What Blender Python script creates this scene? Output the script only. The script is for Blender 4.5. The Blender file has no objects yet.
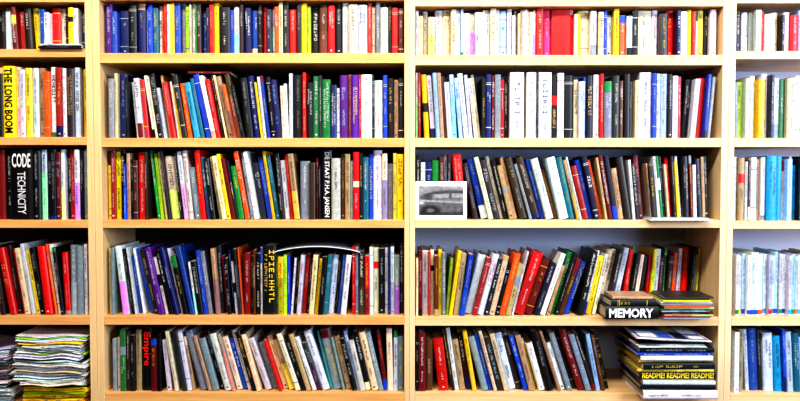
import bpy, math, random, re
from mathutils import Vector, Matrix, noise
R = random.Random(23)
scene = bpy.context.scene
COL = scene.collection
# ---------------------------------------------------------------- camera
PITCH = math.radians(2.3); D = 2.2; ZC = 1.50; LENS = 35.0
F = 800*LENS/36.0
cam = bpy.data.cameras.new("camera"); cam.lens = LENS; cam.sensor_width = 36
camo = bpy.data.objects.new("camera", cam); COL.objects.link(camo)
camo.location = (0, -D, ZC); camo.rotation_euler = (math.pi/2-PITCH, 0, 0)
scene.camera = camo
def P(u, v):
    a = (u-400)/F; b = (200.5-v)/F
    s = D/(math.cos(PITCH)+b*math.sin(PITCH))
    return s*a, ZC+s*(b*math.cos(PITCH)-math.sin(PITCH))
PX = D/F
# ---------------------------------------------------------------- materials
def lin(c):
    return tuple((x/12.92 if x <= .04045 else ((x+.055)/1.055)**2.4) for x in c)
def newmat(name):
    m = bpy.data.materials.new(name); m.use_nodes = True
    nt = m.node_tree; return m, nt, nt.nodes["Principled BSDF"]
def cover_mat():
    m, nt, b = newmat("printed_cover")
    at = nt.nodes.new("ShaderNodeAttribute"); at.attribute_name = "Col"
    no = nt.nodes.new("ShaderNodeTexNoise"); no.inputs["Scale"].default_value = 90; no.inputs["Detail"].default_value = 5
    tc = nt.nodes.new("ShaderNodeTexCoord")
    nt.links.new(tc.outputs["Object"], no.inputs["Vector"])
    mr = nt.nodes.new("ShaderNodeMapRange"); mr.inputs[1].default_value = .3; mr.inputs[2].default_value = .7
    mr.inputs[3].default_value = .76; mr.inputs[4].default_value = 1.1
    nt.links.new(no.outputs["Fac"], mr.inputs[0])
    mx = nt.nodes.new("ShaderNodeVectorMath"); mx.operation = 'SCALE'
    nt.links.new(at.outputs["Color"], mx.inputs[0]); nt.links.new(mr.outputs[0], mx.inputs["Scale"])
    nt.links.new(mx.outputs[0], b.inputs["Base Color"])
    b.inputs["Roughness"].default_value = .4
    return m
M_COVER = cover_mat()
def page_mat():
    m, nt, b = newmat("paper_pages")
    tc = nt.nodes.new("ShaderNodeTexCoord"); mp = nt.nodes.new("ShaderNodeMapping")
    mp.inputs["Scale"].default_value = (900, 3, 3)
    no = nt.nodes.new("ShaderNodeTexNoise"); no.inputs["Scale"].default_value = 1
    cr = nt.nodes.new("ShaderNodeValToRGB")
    cr.color_ramp.elements[0].color = (*lin((.60, .54, .45)), 1); cr.color_ramp.elements[1].color = (*lin((.86, .82, .74)), 1)
    nt.links.new(tc.outputs["Object"], mp.inputs[0]); nt.links.new(mp.outputs[0], no.inputs["Vector"])
    nt.links.new(no.outputs["Fac"], cr.inputs[0]); nt.links.new(cr.outputs[0], b.inputs["Base Color"])
    b.inputs["Roughness"].default_value = .9
    return m
M_PAGE = page_mat()
def wood_mat(name, c0, c1, scale, rough=.45):
    m, nt, b = newmat(name)
    tc = nt.nodes.new("ShaderNodeTexCoord"); mp = nt.nodes.new("ShaderNodeMapping")
    mp.inputs["Scale"].default_value = scale
    no = nt.nodes.new("ShaderNodeTexNoise"); no.inputs["Scale"].default_value = 1; no.inputs["Detail"].default_value = 6
    no.inputs["Distortion"].default_value = 1.2
    cr = nt.nodes.new("ShaderNodeValToRGB")
    cr.color_ramp.elements[0].position = .25; cr.color_ramp.elements[1].position = .75
    cr.color_ramp.elements[0].color = (*lin(c0), 1); cr.color_ramp.elements[1].color = (*lin(c1), 1)
    nt.links.new(tc.outputs["Object"], mp.inputs[0]); nt.links.new(mp.outputs[0], no.inputs["Vector"])
    nt.links.new(no.outputs["Fac"], cr.inputs[0]); nt.links.new(cr.outputs[0], b.inputs["Base Color"])
    bp = nt.nodes.new("ShaderNodeBump"); bp.inputs["Strength"].default_value = .06
    nt.links.new(no.outputs["Fac"], bp.inputs["Height"]); nt.links.new(bp.outputs[0], b.inputs["Normal"])
    b.inputs["Roughness"].default_value = rough
    return m
M_WOODHW = wood_mat("warm_pine_board", (.80, .57, .33), (.90, .71, .46), (3, 60, 60))
M_WOODHP = wood_mat("pale_pine_board", (.84, .67, .46), (.92, .79, .60), (3, 60, 60))
M_WOODVW = wood_mat("warm_pine_upright", (.82, .69, .50), (.91, .79, .60), (60, 60, 3))
M_WOODVP = wood_mat("pale_pine_upright", (.84, .72, .54), (.92, .82, .66), (60, 60, 3))
M_BACK = wood_mat("dark_brown_backing", (.12, .07, .05), (.18, .11, .07), (20, 20, 2), .7)
def plain(name, c, rough=.8, var=.04, sc=8):
    m, nt, b = newmat(name)
    no = nt.nodes.new("ShaderNodeTexNoise"); no.inputs["Scale"].default_value = sc
    cr = nt.nodes.new("ShaderNodeValToRGB")
    cr.color_ramp.elements[0].color = (*lin([max(0, x-var) for x in c]), 1)
    cr.color_ramp.elements[1].color = (*lin([min(1, x+var) for x in c]), 1)
    nt.links.new(no.outputs["Fac"], cr.inputs[0]); nt.links.new(cr.outputs[0], b.inputs["Base Color"])
    b.inputs["Roughness"].default_value = rough
    return m
M_WALL = plain("off_white_plaster", (.80, .84, .94))
M_ROOM = plain("grey_room_plaster", (.33, .30, .28))
M_CEIL = plain("white_ceiling_paint", (.7, .7, .7))
M_FLOOR = wood_mat("floor_boards", (.30, .17, .08), (.40, .25, .12), (2, 25, 2), .5)

PAL = dict(w=(.89, .91, .95), c=(.92, .84, .69), s=(.72, .60, .45), g=(.52, .56, .61), k=(.05, .05, .07),
           r=(.84, .05, .05), d=(.46, .05, .06), o=(.94, .36, .06), y=(.98, .83, .08), b=(.06, .27, .75),
           n=(.06, .11, .38), l=(.63, .78, .96), t=(.06, .43, .52), a=(.06, .65, .88), e=(.07, .50, .22),
           L=(.66, .83, .16), p=(.88, .12, .40), v=(.37, .14, .58), m=(.37, .20, .11))
CN = dict(w="white", c="cream", s="tan", g="grey", k="black", r="red", d="dark red", o="orange", y="yellow",
          b="blue", n="navy", l="pale blue", t="teal", a="cyan", e="green", L="lime green", p="magenta", v="purple", m="brown")
LIGHT = "wcslLya"
# ---------------------------------------------------------------- mesh helpers
class MB:
    def __init__(s): s.v = []; s.f = []; s.c = []; s.m = []
    def quadstrip(s, pts, c, m=0):
        n = len(s.v); s.v += pts; s.f.append(tuple(range(n, n+len(pts)))); s.c.append(c); s.m.append(m)
    def box(s, x0, x1, y0, y1, z0, z1, c, m=0):
        n = len(s.v)
        s.v += [(x0, y0, z0), (x1, y0, z0), (x1, y1, z0), (x0, y1, z0), (x0, y0, z1), (x1, y0, z1), (x1, y1, z1), (x0, y1, z1)]
        for f in ((0, 3, 2, 1), (4, 5, 6, 7), (0, 1, 5, 4), (1, 2, 6, 5), (2, 3, 7, 6), (3, 0, 4, 7)):
            s.f.append(tuple(n+i for i in f)); s.c.append(c); s.m.append(m)
    def add(s, o, M=None):
        n = len(s.v)
        s.v += [tuple(M @ Vector(p)) for p in o.v] if M else o.v
        s.f += [tuple(n+i for i in f) for f in o.f]; s.c += o.c; s.m += o.m
    def mesh(s, name, mats):
        me = bpy.data.meshes.new(name); me.from_pydata(s.v, [], s.f)
        for m in mats: me.materials.append(m)
        ca = me.color_attributes.new("Col", 'FLOAT_COLOR', 'CORNER')
        data = []
        for f, c in zip(s.f, s.c):
            data += [c[0], c[1], c[2], 1.0]*len(f)
        ca.data.foreach_set("color", data)
        me.polygons.foreach_set("material_index", s.m)
        me.update(); return me
def obj(name, me, parent=None, **kw):
    o = bpy.data.objects.new(name, me); COL.objects.link(o)
    if parent: o.parent = parent
    for k, v in kw.items(): o[k] = v
    return o
_tc = {}
def text_geo(s, bold=.02):
    if (s, bold) in _tc: return _tc[(s, bold)]
    cu = bpy.data.curves.new("t", 'FONT'); cu.body = s; cu.size = 1; cu.offset = bold; cu.resolution_u = 2
    o = bpy.data.objects.new("t", cu); COL.objects.link(o)
    dg = bpy.context.evaluated_depsgraph_get(); ev = o.evaluated_get(dg); me = ev.to_mesh()
    vs = [(v.co.x, v.co.y) for v in me.vertices]; fs = [tuple(p.vertices) for p in me.polygons]
    ev.to_mesh_clear(); bpy.data.objects.remove(o); bpy.data.curves.remove(cu)
    x0 = min(v[0] for v in vs); x1 = max(v[0] for v in vs); y0 = min(v[1] for v in vs); y1 = max(v[1] for v in vs)
    vs = [((x-x0)/(x1-x0), (y-y0)/(y1-y0)) for x, y in vs]
    _tc[(s, bold)] = (vs, fs); return vs, fs
GLY = [[(0, .22, 0, 1), (.78, 1, 0, 1), (.22, .78, .4, .6)], [(0, .25, 0, 1), (.25, 1, 0, .2), (.25, .8, .42, .6), (.25, 1, .8, 1)],
       [(.38, .62, 0, .8), (0, 1, .8, 1)], [(0, .22, 0, 1), (.78, 1, 0, 1), (.22, .78, 0, .2), (.22, .78, .8, 1)],
       [(0, .25, 0, 1), (.25, 1, 0, .22)], [(.35, .65, 0, 1)], [(0, .22, 0, 1), (.22, 1, .8, 1), (.22, .9, .42, .6), (.78, 1, .5, .9)],
       [(0, 1, 0, .2), (0, 1, .8, 1), (.4, .65, .2, .8)], [(0, .25, 0, .65), (.25, .9, 0, .15), (.8, 1, 0, .65)], [(0, .9, 0, .18), (0, .9, .5, .65)]]
def marks(mb, y, ztop, zbot, xc, lh, col, rr):
    """rows of small illegible letter-like strokes down a spine"""
    z = ztop; lw = lh*rr.uniform(.5, .85); sp = rr.uniform(1.2, 1.5)
    while z-lw > zbot:
        if rr.random() < .17: z -= lw*.9; continue
        g = rr.choice(GLY)
        for (a, b, c, d) in g:
            xa = xc-lh/2+c*lh; xb = xc-lh/2+d*lh; za = z-a*lw; zb = z-b*lw
            mb.quadstrip([(xa, y, zb), (xb, y, zb), (xb, y, za), (xa, y, za)], col)
        z -= lw*sp
def book_geo(t, h, dep, code, rr, pivot='L', titlespec=None, plainspine=False):
    base = PAL[code]
    q = rr.choice([0, 0, rr.uniform(.05, .4)]); lum = .3*base[0]+.55*base[1]+.15*base[2]
    dv = rr.uniform(-.16, .04)
    if titlespec: q = 0; dv = 0
    base = [a*(1-q)+(lum*.9+.06)*q for a in base]
    if not titlespec:
        if code == 'w' and rr.random() < .4: base = rr.choice([(.84, .84, .83), (.87, .84, .78), (.80, .83, .92), (.86, .84, .90)])
        if code == 'k' and rr.random() < .4: base = rr.choice([(.17, .14, .14), (.12, .14, .22), (.22, .17, .13), (.18, .18, .2)])
    if titlespec in ('BIGM', 'BIGN'): base = (.84, .85, .93) if titlespec == 'BIGM' else (.90, .88, .86)
    c = lin([min(1, max(0, x*(1+dv)+rr.uniform(-.03, .03))) for x in base])
    hard = t > .017 or rr.random() < .3
    ct = .0022 if hard and t > .010 else .0009
    over = .003 if hard else .0004
    x0 = 0 if pivot == 'L' else -t
    bul = min((.14*t if hard else .05*t), .003)
    cov = MB(); pg = MB()
    N = 6; outer = [(x0, dep), (x0, bul+.001)]; inner = [(x0+ct, dep), (x0+ct, bul+ct)]
    for i in range(1, N):
        s = i/N; yy = bul*(1-math.sin(math.pi*s)**.6)
        outer.append((x0+t*s, yy)); inner.append((x0+ct+(t-2*ct)*s, bul+ct))
    outer += [(x0+t, bul+.001), (x0+t, dep)]; inner += [(x0+t-ct, bul+ct), (x0+t-ct, dep)]
    n = len(outer)
    style = rr.random()
    for i in range(n-1):
        (ax, ay), (bx, by) = outer[i], outer[i+1]
        cov.quadstrip([(ax, ay, 0), (bx, by, 0), (bx, by, h), (ax, ay, h)], c)
        (cx, cy), (dx, dy) = inner[i], inner[i+1]
        cov.quadstrip([(ax, ay, h), (bx, by, h), (dx, dy, h), (cx, cy, h)], c)
        cov.quadstrip([(ax, ay, 0), (cx, cy, 0), (dx, dy, 0), (bx, by, 0)], c)
        cov.quadstrip([(cx, cy, 0), (cx, cy, h), (dx, dy, h), (dx, dy, 0)], c)
    for k in (0, n-1):
        (ax, ay), (cx, cy) = outer[k], inner[k]
        cov.quadstrip([(ax, ay, 0), (ax, ay, h), (cx, cy, h), (cx, cy, 0)], c)
    y = -.0004; xc = x0+t/2
    def band(a, b, cc):
        for i in range(1, n-2):
            (ax, ay), (bx, by) = outer[i], outer[i+1]
            cov.quadstrip([(ax, ay-.0003, a), (bx, by-.0003, a), (bx, by-.0003, b), (ax, ay-.0003, b)], cc)
    ink = rr.choice([(.08, .08, .1)]*5+[(.7, .08, .08), (.08, .14, .42), (.35, .22, .12), (.3, .3, .32)]) if code in LIGHT else \
        rr.choice([(.9, .9, .88)]*5+[(.95, .83, .22), (.85, .7, .4), (.6, .78, .9), (.7, .7, .7)])
    q = rr.uniform(.0, .35); ink = lin([a*(1-q)+b_*q for a, b_ in zip(ink, base)])
    zt, zb = h*.96, h*.05
    if titlespec in ('BIGM', 'BIGN'):
        marks(cov, -.0009, h*.9, h*.36, xc, t*.38, lin((.38, .38, .46)), rr); marks(cov, -.0009, h*.27, h*.1, xc, t*.16, lin((.35, .35, .42)), rr)
    elif titlespec == 'YEL':
        marks(cov, -.0009, h*.94, h*.12, xc+t*.18, t*.38, lin((.95, .8, .15)), rr); marks(cov, -.0009, h*.9, h*.3, xc-t*.24, t*.2, lin((.8, .68, .3)), rr)
    elif titlespec:
        for (s, za, zb_, fr, cc, bold, *hz) in titlespec:
            vs, fs = text_geo(s, bold); L = (za-zb_)*h; W = t*fr
            nn = len(cov.v)
            if hz: cov.v += [(xc-W/2+v[0]*W, y-.0003, zb_*h+v[1]*L) for v in vs]
            else: cov.v += [(xc-W/2+v[1]*W, y-.0003, za*h-v[0]*L) for v in vs]
            for f in fs:
                cov.f.append(tuple(nn+i for i in f)); cov.c.append(lin(cc)); cov.m.append(0)
    elif plainspine == 'series':
        band(.004, .017, lin(PAL[rr.choice("arybetbo")])); marks(cov, -.0009, h*.92, h*.5, xc, t*.35, lin((.35, .4, .5)), rr)
    elif not plainspine:
        if style < .08:
            bc = lin(PAL[rr.choice("dkwbnsceg")]); hh = rr.uniform(.05, .25)*h
            if rr.random() < .6: band(0.001, hh, bc); zb = hh+.004
            else: band(h-hh, h-.001, bc); zt = h-hh-.004
        elif style < .12:
            bc = lin(PAL[rr.choice("wckyrg")]); a = rr.uniform(.4, .7)*h; band(a, a+rr.uniform(.08, .2)*h, bc)
            zt = a-.003
        elif style < .26:
            a = rr.uniform(.8, .9)*h; band(a, a+.0018, ink); band(h-a, h-a+.0018, ink)
            if rr.random() < .5: band(a+.005, a+.0062, ink)
            zt = a-.003; zb = h-a+.006
        elif style < .38:
            bc = lin([min(1, x*rr.uniform(.55, 1.3)+.04) for x in base]); band(.001, h*rr.uniform(.4, .7), bc)
        y2 = -.0009
        if rr.random() < .2:
            s = min(t*.4, .005)
            cov.quadstrip([(xc-s/2, y2, .008), (xc+s/2, y2, .008), (xc+s/2, y2, .008+s*.8), (xc-s/2, y2, .008+s*.8)], ink)
            zb = max(zb, .02)
        kind = rr.random()
        big = rr.random() < .06 and t < .03
        lh = min(t*rr.uniform(.45, .6), .009) if big else max(.0024, min(t*rr.uniform(.24, .42), .0055))
        if kind < .56:
            mid = zb+(zt-zb)*rr.uniform(.3, .6)
            marks(cov, y2, zt-rr.uniform(0, .02), mid+.012, xc, lh, ink, rr)
            marks(cov, y2, mid-.002-rr.uniform(0, .02), zb+rr.uniform(.01, .04), xc, lh*.8, ink, rr)
        elif kind < .8:
            if t > .016 and not big:
                marks(cov, y2, zt-rr.uniform(0, .03), zb+rr.uniform(0.02, .08), xc+t*.17, min(t*.24, .0055), ink, rr)
                marks(cov, y2, zt-rr.uniform(0, .03), zb+rr.uniform(0.02, .11), xc-t*.17, min(t*.2, .005), ink, rr)
            else: marks(cov, y2, zt-rr.uniform(0, .03), zb+rr.uniform(0.02, .08), xc, lh, ink, rr)
        elif kind < .95:
            m0 = rr.uniform(.3, .55)*(zt-zb)
            marks(cov, y2, zb+m0+rr.uniform(.03, .07), zb+m0-.01, xc, lh, ink, rr)
    pg.box(x0+ct+.0001, x0+t-ct-.0001, bul+ct+.0005, dep-over-.0005, over+.0003, h-over-.0003, (1, 1, 1), 0)
    return cov, pg, hard
# ---------------------------------------------------------------- bookcases
DEPTH = .28
shelfv = {
 'A': [(-6, 8), (49, 8), (137, 8), (220, 8), (316, 9), (404, 9)],
 'B': [(-8, 8), (53, 10), (138, 9), (220, 8), (316, 9), (393, 9)],
 'C': [(-3, 9), (55, 10), (138, 9), (220, 8), (317, 9), (393, 9)],
 'D': [(-6, 9), (51, 8), (138, 9), (221, 8), (317, 9), (394, 9)]}
ext = {'A': (-223, 94.5), 'B': (94.7, 409.4), 'C': (409.6, 727), 'D': (727.2, 1042)}
inn = {'A': (-216, 87.5), 'B': (102, 404.3), 'C': (415, 720.5), 'D': (733.5, 1035)}
caselab = {'A': "warm pine bookcase holding tilted paperbacks and piled magazines",
 'B': "wide warm pine bookcase with dark back, packed with books",
 'C': "wide pale pine bookcase open to the wall, packed with books",
 'D': "pale pine bookcase holding slim periodicals and blue-white books"}
def boxobj(name, x0, x1, y0, y1, z0, z1, mat, parent=None, bev=.0012, **kw):
    cx, cy, cz = (x0+x1)/2, (y0+y1)/2, (z0+z1)/2
    mb = MB(); mb.box(x0-cx, x1-cx, y0-cy, y1-cy, z0-cz, z1-cz, (1, 1, 1))
    o = obj(name, mb.mesh(name, [mat]), parent, **kw); o.location = (cx, cy, cz)
    if parent: o.location = Vector((cx, cy, cz))-parent.location
    if bev:
        b = o.modifiers.new("bevel", 'BEVEL'); b.width = bev; b.segments = 2
    return o
ZT = {}
TOPZ = 2.33
for k in 'ABCD':
    MH, MV = (M_WOODHW, M_WOODVW) if k in 'AB' else (M_WOODHP, M_WOODVP)
    e0, e1 = P(ext[k][0], 200)[0], P(ext[k][1], 200)[0]; i0, i1 = P(inn[k][0], 200)[0], P(inn[k][1], 200)[0]
    root = bpy.data.objects.new("bookcase", None); COL.objects.link(root)
    root.location = ((e0+e1)/2, DEPTH/2, 0); root["label"] = caselab[k]; root["category"] = "bookcase"
    boxobj("side_panel", e0, i0, 0, DEPTH, 0, TOPZ, MV, root)
    boxobj("side_panel", i1, e1, 0, DEPTH, 0, TOPZ, MV, root)
    if k in 'AB': boxobj("back_panel", i0+.0003, i1-.0003, DEPTH-.006, DEPTH, .05, TOPZ-.03, M_BACK, root, 0)
    dd = DEPTH-.0065 if k in 'AB' else DEPTH
    ZT[k] = []
    for v, th in shelfv[k]:
        z = P(400, v)[1]; ZT[k].append(z)
        boxobj("shelf", i0+.0003, i1-.0003, .0005, dd, z-th*PX, z, MH, root)
    for z in (TOPZ, .58, .30, .06): boxobj("shelf", i0+.0003, i1-.0003, .0005, dd, z-.025, z, MH, root)
# ---------------------------------------------------------------- book rows
TS = {
 'BOOM': [("THE LONG BOOM", .97, .06, .66, (.04, .04, .04), .03)],
 'CODE': [("CODE", .94, .74, .86, (.95, .95, .95), .02, 1), ("TECHNICITY", .68, .08, .38, (.9, .9, .9), .01)],
 'STAAT': [("DE STAAT P.H.A. JANSEN", .97, .03, .6, (.95, .95, .93), .02)],
 'EMP': [("Empire", .94, .40, .85, (1, .10, .08), .015)],
}
rows = [
 ('B', 1, 102, 404, 51, .80, "v8 b6 n8 k7 n6 w3 b5 t4 w4 o4 r5 w5 y4 b4 g5 L4 c4 w5 e4 k5 b6 k6 r5 y5 k8 b7 w4 k8 n5 b6 k4 r5 k5 w6 o5 c5 k6 r6 k6 y6 L4 k8 m6 r5 k5 @342 w6 c8 w10 r4 c5 g5 w5 k3 r7 d7"),
 ('C', 1, 415, 720, 47, .82, "w6 c7 w5 c6 w6 c6 c7 w5 l4 w6 c6 w7 c6 w5 c6 w4 l6 w5 w5 w5 c5 s5 w4 w5 c4 w5 c5 @537 r8! p8! r21% w4 y4 c10 w5 k3 c5 b4 w6 y4 o6 w5 k6 @640 c12 w6 k9 r5 n5 w6 y8 r5 w4 y9 k5 w4"),
 ('B', 2, 106, 404, 66, .76, "k5 c4 n9 k5 <5 w8 w7 r6 <8 w5 c4 k6 w6 s4 r5 w5 y4 k5 o5 <11 a6 t8 b6 w5 r6 k5 c5 r7 o6 m7 k6 <6 k7 n8 y4 w4 b5 k8 n6 <3 k7 w4 =0 w5 k8 r4 k8 e8 k4 e7 n7 w5 v8 p5 v6 r5 w9 k4 w12 b5 k9 s7 k6"),
 ('C', 2, 416, 719, 66, .80, "w4 r4 <4 y8 w7 l6 w6 k3 w7 l7 <6 l6 w7 w6 w5 c5 =0 k7 n6 d5 k7 r5 k8 @511 w17{BIGM} s3! w12{BIGN} k2! w16{BIGM} k8 w7 k9 c5 w8 b6 k6 w8 r4 g7 k10 m7 k7 g6 c5 @642 w14! b5 w7 l6 k6 w6 r7 >4 k6 w6 r8 b6 g5"),
 ('B', 3, 103, 404, 70, .74, "y5 r5 y6 k5 b5 s6 k6 m7 r6 k5 <6 e6 L4 c6 k5 c7 k4 w9 w6 g5 r4 t6 k5 <9 w6 c5 y5 d7 k6 e6 o6 l5 w5 k7 b6 y5 t5 <5 k8 w4 r5 s6 =0 k8 k8 d6 k6 @320 k13{STAAT} w8 r6 k8 g6 r5 k6 t6 b5 w9 c6 k5 y6 y5"),
 ('C', 3, 416, 714, 66, .78, "k7 w6 n6 e6 k7 w6 k6 <14 r13! k8 b7 c6 k8 w6 k7 s4 s8 k7 <16 g7 k9 b7 w6 k6 <13 w8 t8 k5 w5 r9 b6 k6 o6 <9 w5 d7 k8 s8 k7 <6 w6 k6 d5 @648 ~2.5 #63 <5 s4 k6 w4 e4 k6 c4 r5 k5 y4 w5 <3 k6 d5 w4 k6 s4 k6"),
 ('B', 4, 106, 404, 70, .76, "s5 g4 <8 w11! k6 w5 b7 w4 <12 b7 k6 v6 w5 k6 n7 w5 k6 l4 b6 <8 w5 k6 b5 w7 k5 <4 s6 k7 d5 k7 n6 w4 k7 o5 =0 d8 k6 m6 k7 w4 @261 k12{YEL} @275 #61 e5 y6 L5! b6 >5 w6 k5 w6! r4 k6 c7! y5 k6 t6! w6 k5 b5! w6 =0 #70 r5 w6 k6 r5 w6 c7 k6 w8 n6 w6 g5 k6"),
 ('C', 4, 416, 719, 67, .78, "k6 d6 w5 r5 c5 =0 m5 y5 g5 >8 L5 y7 s5 b6 >14 w8 r5 w6 k6 c6 k5 o6 s8 w5 >18 r8 d8 k6 w5 s6 e6 k8 m6 b6 >12 k6 w5 y9 w5 ^ k6 c8 w6 k6 w5 >8 r6 y5 k6 c5 k5 >4 r5 y5 w6 d6 e4 k6 o5 w5 y5 r6 k5 g5 y4"),
 ('B', 5, 110, 404, 64, .76, "g6 c5 e6 k5 k6 s6 k14{EMP} d6 k6 <9 w6 c5 k6 k5 w7 s6 <15 r9 s7 g6 k6 w7 s6 c9 b6 w6 k6 c6 <18 w8 g8 r5 c6 k6 c8 k6 s6 w7 k5 w9 <13 t6 g8 g6 s6 k6 l6 w7 k6 e6 w6 <7 d5 =0 k6 w6 g5"),
 ('C', 5, 416, 613, 65, .76, "k6 d7 m6 <9 r8 k6 w5 s6 k6 y5 <15 t8 b6 c6 k6 c5 w7 k7 b6 s6 y4 w9 k6 <18 s6 w7 g6 k6 d6 g6 k7 <12 l6 w5 k7"),
 ('A', 1, -22, 84, 43, .84, "w6 r6 k5 w5 <3 d6 r5 k6 y5 w5 =0 @37 ~4.5 #38 b5 w6 r6 w5 k6 y6 w5 n5 b4"),
 ('A', 2, -20, 84, 71, .9, "g8 k5 @0 y15{BOOM} c5 w6 y8 w10 s7 o7 w6 r9 w6 k6 w6 d5 y4"),
 ('A', 3, -20, 86, 71, .93, "w7 d8 k5 @8 k21{CODE} k8 w5 k10 d6 w7 k6 r5 w5 k6 g5"),
 ('A', 4, -18, 84, 73, .84, "w6 y6 <9 k6 r8 k5 r6 c5 w5 y5 k6 <7 r7 o5 w5 k6 <3 r5 =0 g9 g6 w4"),
 ('D', 1, 737, 822, 42, .86, "n4 k6 w5 g4 w6 r4 w5 w6 c5 k4 w6 r6 l6 k5 w5"),
 ('D', 2, 736, 822, 66, .84, "k3 g5 L5 w5 c6 y6 w7 k3 w6 e4 c6 w6 r5 c6 w6"),
 ('D', 3, 735, 822, 65, .84, "w6 s5 w6 k3 w5 s4 w5 a13! a8! w4 l6 w5 a6 k4 w6 n5 w8"),
 ('D', 4, 735, 822, 63, .97, "w4 w4 w4 l4 w4 w4 w4 w4 l4 w4 w4 w4 l4 w4 w4 w4 l4 w3 w4 w4 l4 w4 w4"),
 ('D', 5, 737, 822, 65, .84, "w6 s5 <3 w7 b8 k5 w7 a9 b6 w5 t8 l6 w7 n6"),
]
def corners(t, h, a):
    ca, sa = math.cos(a), math.sin(a)
    xs = [(0, 0), (t, 0), (t, h), (0, h)] if a <= 0 else [(-t, 0), (0, 0), (0, h), (-t, h)]
    return [(x*ca+z*sa, -x*sa+z*ca) for x, z in xs]
def span(poly, z):
    xs = []
    for i in range(4):
        (x0, z0), (x1, z1) = poly[i], poly[(i+1) % 4]
        lo, hi = min(z0, z1), max(z0, z1)
        if lo-1e-9 <= z <= hi+1e-9:
            if hi-lo < 1e-9: xs += [x0, x1]
            else: xs.append(x0+(x1-x0)*(z-z0)/(z1-z0))
    return (min(xs), max(xs)) if xs else None
def pack(books, x0, k):
    placed = []
    for b in books:
        c = corners(b['t']*k, b['h'], b['a']); x = x0-min(p[0] for p in c)
        for q in placed[-4:]:
            for z in [p[1] for p in q]+[p[1] for p in c]:
                s1 = span(q, z); s2 = span(c, z)
                if s1 and s2: x = max(x, s1[1]-s2[0]+.0006)
        placed.append([(p[0]+x, p[1]) for p in c]); b['x'] = x; b['poly'] = placed[-1]
    return max(p[0] for q in placed for p in q)
allbooks = []
shelfname = {1: "top shelf", 2: "second shelf", 3: "middle shelf", 4: "fourth shelf", 5: "lowest shelf"}
bayname = {'A': "magazine bookcase", 'B': "dark-backed bookcase", 'C': "open-backed bookcase", 'D': "periodicals bookcase"}
for bay, si, u0, u1, hp, mf, toks in rows:
    v = shelfv[bay][si][0]; z0 = ZT[bay][si]; vm = v-hp/2
    segs = []; base = []; ang = 0; cur = 0; yo = 0; H = hp; zo = 0
    for tk in toks.split():
        c0 = tk[0]
        if c0 == '<': ang = -float(tk[1:]); continue
        if c0 == '>': ang = float(tk[1:]); continue
        if c0 == '=': ang = 0; continue
        if c0 == '~':
            zo = float(tk[1:])*PX
            if bay == 'A': cur = 0
            continue
        if c0 == '@':
            at = P(float(tk[1:]), vm)[0]
            if base: segs.append((base, at)); base = []
            continue
        if c0 == '^': yo = .105; continue
        if c0 == '#': H = float(tk[1:]); continue
        m = re.match(r"([a-zA-Z])(\d+)([!%]?)(?:\{(\w+)\})?", tk)
        if abs(cur-ang) > 0: cur += max(-6, min(6, ang-cur))
        aj = cur+(R.uniform(-.9, .9) if cur else 0)
        if ang == 0 and abs(cur) < .6: aj = 0
        fr = R.choice([R.uniform(mf, 1), R.uniform(mf+.06, 1), R.uniform(.95, 1)])
        tf = R.choice([R.uniform(.5, .95), R.uniform(.8, 1.15), R.uniform(1, 1.65)]) if bay != 'D' or si != 4 else 1
        if m.group(4) or m.group(3): fr = 1.0; tf = 1.0
        if H == 61: fr = max(fr, .93)
        cd = m.group(1)
        if not m.group(4) and not m.group(3) and bay in 'BC' and si > 1:
            if si == 5 and cd in 'rybnoet' and R.random() < .22: cd = R.choice('scgw')
            elif cd in 'wkr' and R.random() < .10: cd = R.choice('scgsmg')
        base.append(dict(t=float(m.group(2))*PX*tf, h=H*fr*PX, a=math.radians(aj), code=cd, plain=m.group(3) == '%',
                         ts=m.group(4), yo=yo, bay=bay, si=si, z=z0+zo))
    X0, X1 = P(u0, vm)[0], P(u1, vm)[0]
    X0 = max(X0, P(inn[bay][0], 200)[0]+.0015); X1 = min(X1, P(inn[bay][1], 200)[0]-.002)
    segs.append((base, X1))
    start = X0
    for base, end in segs:
        lo, hi = .45, 1.8
        for _ in range(26):
            mid = (lo+hi)/2
            if pack(base, start, mid) > end-.0007: hi = mid
            else: lo = mid
        pack(base, start, lo)
        for b in base: b['t'] *= lo
        start = end
        allbooks += base
for b in allbooks: b['area'] = b['t']*b['h']*(.3 if b['x'] > 1.14 or b['x'] < -1.14 else 1)+(1 if b['ts'] else 0)
ranked = sorted(allbooks, key=lambda b: -b['area'])
for i, b in enumerate(ranked): b['solo'] = i < 298
rest_c = MB()
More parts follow.
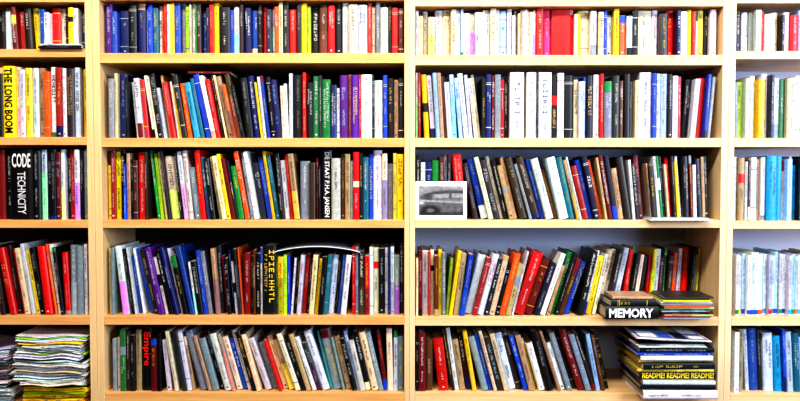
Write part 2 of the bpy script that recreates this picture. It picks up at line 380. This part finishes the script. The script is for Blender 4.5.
for b in allbooks:
    rr = random.Random(R.random())
    yf = .014+rr.choice([rr.uniform(0, .012), rr.uniform(0, .03)])+b['yo']
    dep = min(rr.uniform(.125, .16), .262-yf)
    piv = 'L' if b['a'] <= 0 else 'R'
    cov, pg, hard = book_geo(b['t'], b['h'], dep, b['code'], rr, piv, b['ts'] if b['ts'] in ('BIGM', 'BIGN', 'YEL') else TS.get(b['ts']), 'series' if (b['bay'] == 'D' and b['si'] == 4) else b['plain'])
    loc = Vector((b['x'], yf, b['z']+.0002))
    if b['solo']:
        o = obj("book", cov.mesh("book", [M_COVER]))
        o.location = loc; o.rotation_euler = (0, b['a'], 0)
        st = "standing upright" if abs(b['a']) < .02 else "leaning on its neighbours"
        sz = "thick" if b['t'] > .026 else ("slim" if b['t'] < .017 else "")
        lab = f"{sz} {CN[b['code']]} {'hardback' if hard else 'paperback'} {st} on the {shelfname[b['si']]}".strip()
        if b['ts'] in ('BIGM', 'BIGN'): lab = "thick white hardback with large grey spine title, second shelf"
        elif b['ts'] == 'YEL': lab = "black book with yellow spine lettering, fourth shelf"
        elif b['ts'] == 'STAAT': lab = "black book with long white spine lettering, middle shelf"
        elif b['ts']: lab = f"{CN[b['code']]} book, spine reads {TS[b['ts']][0][0]}, {shelfname[b['si']]}"
        o["label"] = lab; o["category"] = "book"; o["group"] = f"books on the {shelfname[b['si']]} of the {bayname[b['bay']]}"
        obj("page_block", pg.mesh("page_block", [M_PAGE]), o)
    else:
        M = Matrix.Translation(loc) @ Matrix.Rotation(b['a'], 4, 'Y')
        pg.m = [1]*len(pg.f); rest_c.add(cov, M); rest_c.add(pg, M)
obj("slim_books", rest_c.mesh("slim_books", [M_COVER, M_PAGE]), kind="stuff", category="books",
    label="many slim paperbacks squeezed between the thicker books on the shelves")
# ---------------------------------------------------------------- lying books and piles
def fx(u, y):
    return 400+(u-400)*(D+y)/D
def lying(name, u0, u1, v_base_z, tpx, code, dep, y, lab, grp, ts=None, yaw=0, vrow=300, plainf=.35, cat="book"):
    x0, x1 = P(fx(u0, y), vrow)[0], P(fx(u1, y), vrow)[0]; t = tpx*PX
    rr = random.Random(int(u0*13+tpx*7+v_base_z*1000))
    cov, pg, hard = book_geo(t, x1-x0, dep, code, rr, 'L', ts, rr.random() < plainf)
    o = obj(name, cov.mesh(name, [M_COVER]))
    o.location = (x1, y, v_base_z+.0003); o.rotation_euler = (0, -math.pi/2, yaw)
    o["label"] = lab; o["category"] = cat; o["group"] = grp
    obj("page_block", pg.mesh("page_block", [M_PAGE]), o)
    return v_base_z+t+.0006
z = ZT['C'][4]
W_ = (.97, .97, .97)
z = lying("book", 606, 659, z, 12.5, 'k', .12, -.035, "thick black book lying flat, white letters MEMORY on spine", "books lying flat in a small pile", [("MEMORY", .94, .1, .74, W_, .035)], .0)
z = lying("book", 611, 656, z, 6, 'k', .11, -.028, "black book lying on the larger lettered book", "books lying flat in a small pile", None, .03, plainf=0)
z = lying("book", 613, 653, z, 3, 's', .10, -.024, "slim tan book lying on top of the small pile", "books lying flat in a small pile", None, -.03)
z = ZT['C'][4]
for i, c in enumerate("wrskwecogwyek"):
    a = 660+R.uniform(0, 6); b_ = 715-R.uniform(0, 6)
    z = lying("book", a, b_, z, R.uniform(1.2, 1.8), c, .12, -.045+R.uniform(0, .015), f"slim {CN[c]} booklet lying in a colourful pile", "slim booklets in a colourful pile", None, R.uniform(-.05, .05), 310, .6)
z = ZT['C'][5]
YT = [("README! README! README!", .97, .03, .66, (.98, .86, .12), .03)]
for c, th, a, b_, ts, yaw in [('w', 8.5, 644, 718, None, 0), ('k', 6, 641, 716, None, -.02), ('w', 3.5, 644, 716, None, -.02),
      ('k', 8.5, 640, 716, YT, 0), ('y', 2.5, 638, 714, None, -.02), ('k', 6, 643, 715, None, .02), ('y', 2.2, 638, 713, None, .03), ('w', 4.5, 641, 713, None, -.02), ('b', 2.5, 637, 712, None, .02), ('k', 4.5, 640, 714, None, -.02)]:
    lab = "black book with repeated yellow README! lettering lying in the pile" if ts else f"{CN[c]} large-format book lying flat in the mixed pile"
    z = lying("book", a, b_, z, th, c, .22, -.07+R.uniform(0, .018), lab, "large books and brochures in a pile", ts, yaw, 370)
ZREAD = z
z = lying("book", 38, 81, ZT['A'][1], 2.3, 'k', .2, -.012, "slim black book lying flat under standing books", "flat books under the top row", None, 0, 45, 0)
lying("book", 40, 80, z, 1.6, 'w', .2, -.016, "slim white booklet lying flat under standing books", "flat books under the top row", None, .0, 45, 0)
z = lying("paper_pad", 650, 713, ZT['C'][3], 1.1, 'w', .2, -.035, "thin white papers protruding under standing books", "papers on the middle shelf", None, 0, 218, 1, "papers")
lying("paper_pad", 652, 709, z, .9, 'w', .2, -.02, "thin white papers protruding under standing books", "papers on the middle shelf", None, 0.0, 218, 1, "papers")
xa, xb = P(188, 70)[0], P(230, 70)[0]
zt_ = max(ZT['B'][2]+p[1] for b in allbooks if b['bay'] == 'B' and b['si'] == 2 for p in b['poly'] if xa-.005 < p[0] < xb+.005)
lying("book", 188, 230, zt_+.0004, 2.6, 'd', .12, .03, "slim dark red book laid across the tops of others", "book laid on the second row", None, .03, 70, 0)
NX = 28
class Pile:
    """sagging paper pile: every sheet stack rests on the height profile left by the one below"""
    def __init__(s, u0, u1, z, vrow, seed):
        s.x0, s.x1 = P(u0, vrow)[0], P(u1, vrow)[0]; s.z = z+.0004; s.top = [0.0]*(NX+1); s.r = random.Random(seed)
    def add(s, tpx, code, dep, y, lab, grp, layers=3, amp=.35, inset=(0, 0), patches=None, yaw=0, cat="magazine"):
        r = s.r; W = s.x1-s.x0; T = tpx*PX; mb = MB()
        a0 = inset[0]*PX; a1 = W-inset[1]*PX
        p1, p2 = r.uniform(0, 6), r.uniform(0, 6); f1, f2 = r.uniform(2, 6), r.uniform(8, 14)
        th = [T*(1+amp*.8*math.sin(f1*i/NX+p1)+amp*.4*math.sin(f2*i/NX+p2)) for i in range(NX+1)]
        wav = r.uniform(0, 6); yw = r.uniform(.001, .006)
        def at(arr, x):
            q = max(0, min(NX-.0001, x/W*NX)); i = int(q); k = q-i
            return arr[i]*(1-k)+arr[i+1]*k
        for L in range(layers):
            if L in (0, layers-1) or layers < 3: c = lin([min(1, max(0, q*r.uniform(.88, 1.05))) for q in PAL[code]])
            else: c = lin(r.choice([(.95, .95, .94), (.9, .9, .89), (.8, .8, .8), (.9, .88, .8), (.45, .45, .46)]))
            yo = r.uniform(0, .018)
            prof = [(dep, .04), (.004+yo, .04), (.0012+yo, .2), (yo, .5), (.0012+yo, .8), (.004+yo, .96), (dep, .96)]
            grid = []
            e0 = a0+r.uniform(0, 3)*PX; e1 = a1-r.uniform(0, 3)*PX
            xs = [e0]+[W*i/NX for i in range(NX+1) if e0 < W*i/NX < e1]+[e1]
            for x in xs:
                zz = at(s.top, x); t = at(th, x); lt = t/layers
                yy = yw*math.sin(x/W*6+wav+L)+.5*yw*math.sin(x/W*17+wav*2)
                grid.append([(x-W/2, p[0]+(yy if p[0] < dep else 0), zz+lt*(L+p[1])) for p in prof])
            n_ = len(grid)-1
            for i in range(n_):
                for j in range(6):
                    mb.quadstrip([grid[i][j], grid[i+1][j], grid[i+1][j+1], grid[i][j+1]], c)
                mb.quadstrip([grid[i][6], grid[i+1][6], grid[i+1][0], grid[i][0]], c)
            mb.quadstrip(grid[0], c); mb.quadstrip(grid[-1][::-1], c)
            for q in range(5):
                i = r.randrange(1, n_-1); a = grid[i][3]; b2 = grid[i+1][3]; lt = T/layers
                if r.random() < .5:
                    mb.quadstrip([(a[0], a[1]-.0008, a[2]-lt*.15), (b2[0], b2[1]-.0008, b2[2]-lt*.15), (b2[0], b2[1]-.0008, b2[2]+lt*.15), (a[0], a[1]-.0008, a[2]+lt*.15)],
                                 lin(r.choice([(.3, .3, .32), (.5, .5, .5), (.15, .25, .5), (.1, .1, .1)])))
        if patches:
            for (fx0, fx1, fy0, fy1, cc) in patches:
                pts0 = []; pts1 = []
                for i in range(9):
                    x = a0+(a1-a0)*(fx0+(fx1-fx0)*i/8); z_ = at(s.top, x)+at(th, x)*.99+.0006
                    pts0.append((x-W/2, .022+dep*fy0, z_)); pts1.append((x-W/2, dep*fy1, z_))
                for i in range(8): mb.quadstrip([pts0[i], pts0[i+1], pts1[i+1], pts1[i]], lin(cc))
        o = obj(cat, mb.mesh(cat, [M_COVER])); o.location = ((s.x0+s.x1)/2, y, s.z); o.rotation_euler = (0, 0, yaw)
        o["label"] = lab; o["category"] = cat; o["group"] = grp
        s.top = [a+b+.0008 for a, b in zip(s.top, th)]
        return o
pl = Pile(14, 90, ZT['A'][5], 365, 5)
mags = [('y', 6, 2), ('y', 5, 1), ('L', 3, 2), ('y', 5, 2), ('k', 1, 1), ('L', 2, 1)]
for c, t_, l_ in [('w', 5, 3), ('w', 3.5, 2), ('k', 1, 1), ('w', 5.5, 4), ('c', 3, 2), ('g', 2.5, 2), ('w', 5.5, 3), ('w', 3, 2), ('k', .9, 1), ('w', 5, 3), ('L', 1.4, 1), ('w', 4, 3), ('g', 2, 1), ('w', 4.5, 3), ('y', 1.8, 1), ('w', 3, 2), ('L', 1.6, 1), ('w', 2, 2)]:
    mags.append((c, t_, l_))
tot = sum(m[1] for m in mags); kk = 63/tot
for i, (c, th, ly) in enumerate(mags):
    r = pl.r
    pl.add(th*kk, c, .2, -.03+r.uniform(0, .03), f"worn {CN[c]} magazine lying in a tall untidy pile", "magazines in the tall pile", ly, .26,
           (r.uniform(0, 8), r.uniform(2, 7)), None, r.uniform(-.015, .015))
pl = Pile(-60, 11.5, ZT['A'][5], 365, 9)
for i in range(15):
    c = "wgwwkwgwwcwgwwwkw"[i]; r = pl.r
    pl.add(r.uniform(2.3, 4.4), c, .2, -.015+r.uniform(0, .025), f"{CN[c]} magazine lying in a second pile", "magazines in the second pile", 3, .15, (r.uniform(0, 4), r.uniform(1, 5)))
pl = Pile(fx(637, -.07), fx(714, -.07), ZREAD, 350, 3)
pg_ = "brochures on the book pile"
pl.add(2.2, 'w', .20, -.065, "white brochure near the top of the book pile", pg_, 2, .12, (0, 4), None)
pl.add(1.6, 'k', .20, -.066, "black brochure near the top of the book pile", pg_, 1, .12, (4, 0), None, .03)
pl.top = [t+3.5*PX*(1-i/NX) for i, t in enumerate(pl.top)]
top = pl.add(2.2, 'w', .22, -.072, "white and dark printed brochure tilted on the book pile", pg_, 2, .1, (1, 1),
       [(.03, .97, .0, .97, (.45, .52, .68))], -.04)
pb = MB(); Wp = pl.x1-pl.x0
def ptop(x):
    q = max(0, min(NX-.0001, x/Wp*NX)); i = int(q); k = q-i
    return pl.top[i]*(1-k)+pl.top[i+1]*k
for (u0_, u1_, v0_, v1_, cc) in [(.08, .3, .12, .45, (.9, .92, .95)), (.34, .5, .14, .4, (.2, .35, .7)), (.54, .7, .12, .5, (.08, .09, .14)), (.74, .92, .14, .3, (.95, .95, .96)),
                                 (.08, .45, .6, .9, (.12, .13, .2)), (.5, .66, .6, .9, (.85, .75, .3)), (.7, .92, .45, .9, (.9, .92, .95))]:
    pts0 = []; pts1 = []
    for i in range(7):
        x = Wp*(u0_+(u1_-u0_)*i/6); zz = ptop(x)+.0002
        pts0.append((x-Wp/2, .22*v0_, zz)); pts1.append((x-Wp/2, .22*v1_, zz))
    for i in range(6): pb.quadstrip([pts0[i], pts0[i+1], pts1[i+1], pts1[i]], lin(cc))
obj("cover_picture", pb.mesh("cover_picture", [M_COVER]), top)
def arch():
    x0, x1 = P(273, 253)[0], P(360, 253)[0]; zb = P(400, 253.5)[1]; zp = P(400, 247.5)[1]
    mb = MB(); n = 24; T = .0028; dep = .13; c = lin((.84, .86, .88)); c2 = lin((.5, .52, .56)); rows_ = []
    for i in range(n+1):
        s = i/n; x = x0+(x1-x0)*s; zz = zb+(zp-zb)*(math.sin(math.pi*s)**.75)
        rows_.append([(x, .0, zz), (x, -.001, zz+T/2), (x, 0, zz+T), (x, .004, zz+T), (x, dep, zz+T), (x, dep, zz)])
    for i in range(n):
        for j in range(6):
            k = (j+1) % 6
            mb.quadstrip([rows_[i][j], rows_[i+1][j], rows_[i+1][k], rows_[i][k]], c if j < 3 else c2)
    mb.quadstrip(rows_[0], c); mb.quadstrip(rows_[-1][::-1], c)
    o = obj("magazine", mb.mesh("magazine", [M_COVER])); o.location.y = .010
    o["label"] = "thin grey magazine bent into an arch over the book tops"; o["category"] = "magazine"
arch()
def card():
    x0, x1 = P(415.5, 200)[0], P(467, 200)[0]; zb = ZT['C'][3]; H = 38.5*PX; W = x1-x0
    root = MB(); root.box(-W/2, W/2, 0, .0012, 0, H, lin((.97, .97, .98)))
    o = obj("photo_print", root.mesh("photo_print", [M_COVER])); o.location = ((x0+x1)/2, .0035, zb+.0004); o.rotation_euler = (-math.radians(2.5), 0, 0)
    o["label"] = "white-bordered black and white photo print leaning on books"; o["category"] = "photo"
    mb = MB(); w = W-.020; h = H-.026; y = -.0004; NXc, NYc = 76, 48
    def ss(a, b, x): t = max(0, min(1, (x-a)/(b-a))); return t*t*(3-2*t)
    def mix(a, b, k): return a+(b-a)*k
    def val(u, v):
        # close, cropped view of bodywork: soft tonal bands running out of the frame
        u = .12+u*.62
        g = .44+.14*v+.10*noise.noise(Vector((u*4, v*3, 1)))
        c1 = .84-.45*(u-.62)**2-.25*max(0, .35-u)
        g = mix(g, .24, ss(c1+.05, c1-.04, v)*ss(c1-.36, c1-.22, v)*ss(.05, .25, u))
        g = mix(g, .58, ss(c1-.06, c1-.12, v)*ss(c1-.30, c1-.2, v)*ss(.25, .37, u)*(1-ss(.03, .0, abs(u-.56))))
        c2 = .52-.12*(u-.5)
        g = mix(g, .36, ss(c2+.03, c2-.05, v))
        g = mix(g, .70, .8*ss(.06, 0, abs(v-c2+.06)))
        g = mix(g, .18, ss(.16, .06, v-.02*math.sin(u*9)))
        d = math.hypot((u-.28)*1.3, v-.16)
        g = mix(g, .12, ss(.22, .13, d)); g = mix(g, .4, ss(.1, .04, d))
        g = mix(g, .75, ss(.08, .02, math.hypot((u-.15)*1.2, v-.42)))
        g += .08*noise.noise(Vector((u*20, v*12, 3)))
        return max(.08, min(.85, g))
    for i in range(NXc):
        for j in range(NYc):
            g = val((i+.5)/NXc, (j+.5)/NYc)
            xa, xb = -w/2+w*i/NXc, -w/2+w*(i+1)/NXc; za, zb2 = .013+h*j/NYc, .013+h*(j+1)/NYc
            mb.quadstrip([(xa, y, za), (xb, y, za), (xb, y, zb2), (xa, y, zb2)], lin((g, g, g*1.03)))
    obj("printed_picture", mb.mesh("printed_picture", [M_COVER]), o)
card()
# ---------------------------------------------------------------- room
def st(name, x0, x1, y0, y1, z0, z1, mat): boxobj(name, x0, x1, y0, y1, z0, z1, mat, None, 0, kind="structure")
st("wall_back", -3.4, 3.4, DEPTH+.002, DEPTH+.1, 0, 2.9, M_WALL)
st("wall_left", -3.5, -3.4, -4.5, DEPTH+.1, 0, 2.9, M_ROOM)
st("wall_right", 3.4, 3.5, -4.5, DEPTH+.1, 0, 2.9, M_ROOM)
st("wall_front", -3.5, 3.5, -4.6, -4.5, 0, 2.9, M_ROOM)
st("floor", -3.5, 3.5, -4.6, DEPTH+.1, -.1, 0, M_FLOOR)
st("ceiling", -3.5, 3.5, -4.6, DEPTH+.1, 2.9, 3.0, M_CEIL)
# ---------------------------------------------------------------- lights
def area(name, loc, target, sx, sy, power, col):
    l = bpy.data.lights.new(name, 'AREA'); l.shape = 'RECTANGLE'; l.size = sx; l.size_y = sy; l.energy = power; l.color = col
    o = bpy.data.objects.new(name, l); COL.objects.link(o); o.location = loc
    o.rotation_euler = (Vector(target)-Vector(loc)).to_track_quat('-Z', 'Y').to_euler(); return o
area("ceiling_light", (-.1, -1.3, 2.8), (-.1, 0, 1.05), 2.6, .22, 63, (1, .93, .82))
area("window_light", (2.5, -2.1, 1.9), (1.0, 0, 1.35), 1.2, 1.2, 86, (.66, .78, 1))
area("room_light", (-.2, -3.6, 2.3), (0, 0, 1.2), 2.0, .5, 16, (1, .95, .88))
w = bpy.data.worlds.new("world"); scene.world = w; w.use_nodes = True
w.node_tree.nodes["Background"].inputs[0].default_value = (.8, .88, 1, 1); w.node_tree.nodes["Background"].inputs[1].default_value = .1
scene.view_settings.view_transform = 'Standard'
try: scene.view_settings.look = 'High Contrast'
except Exception as e: print(e)
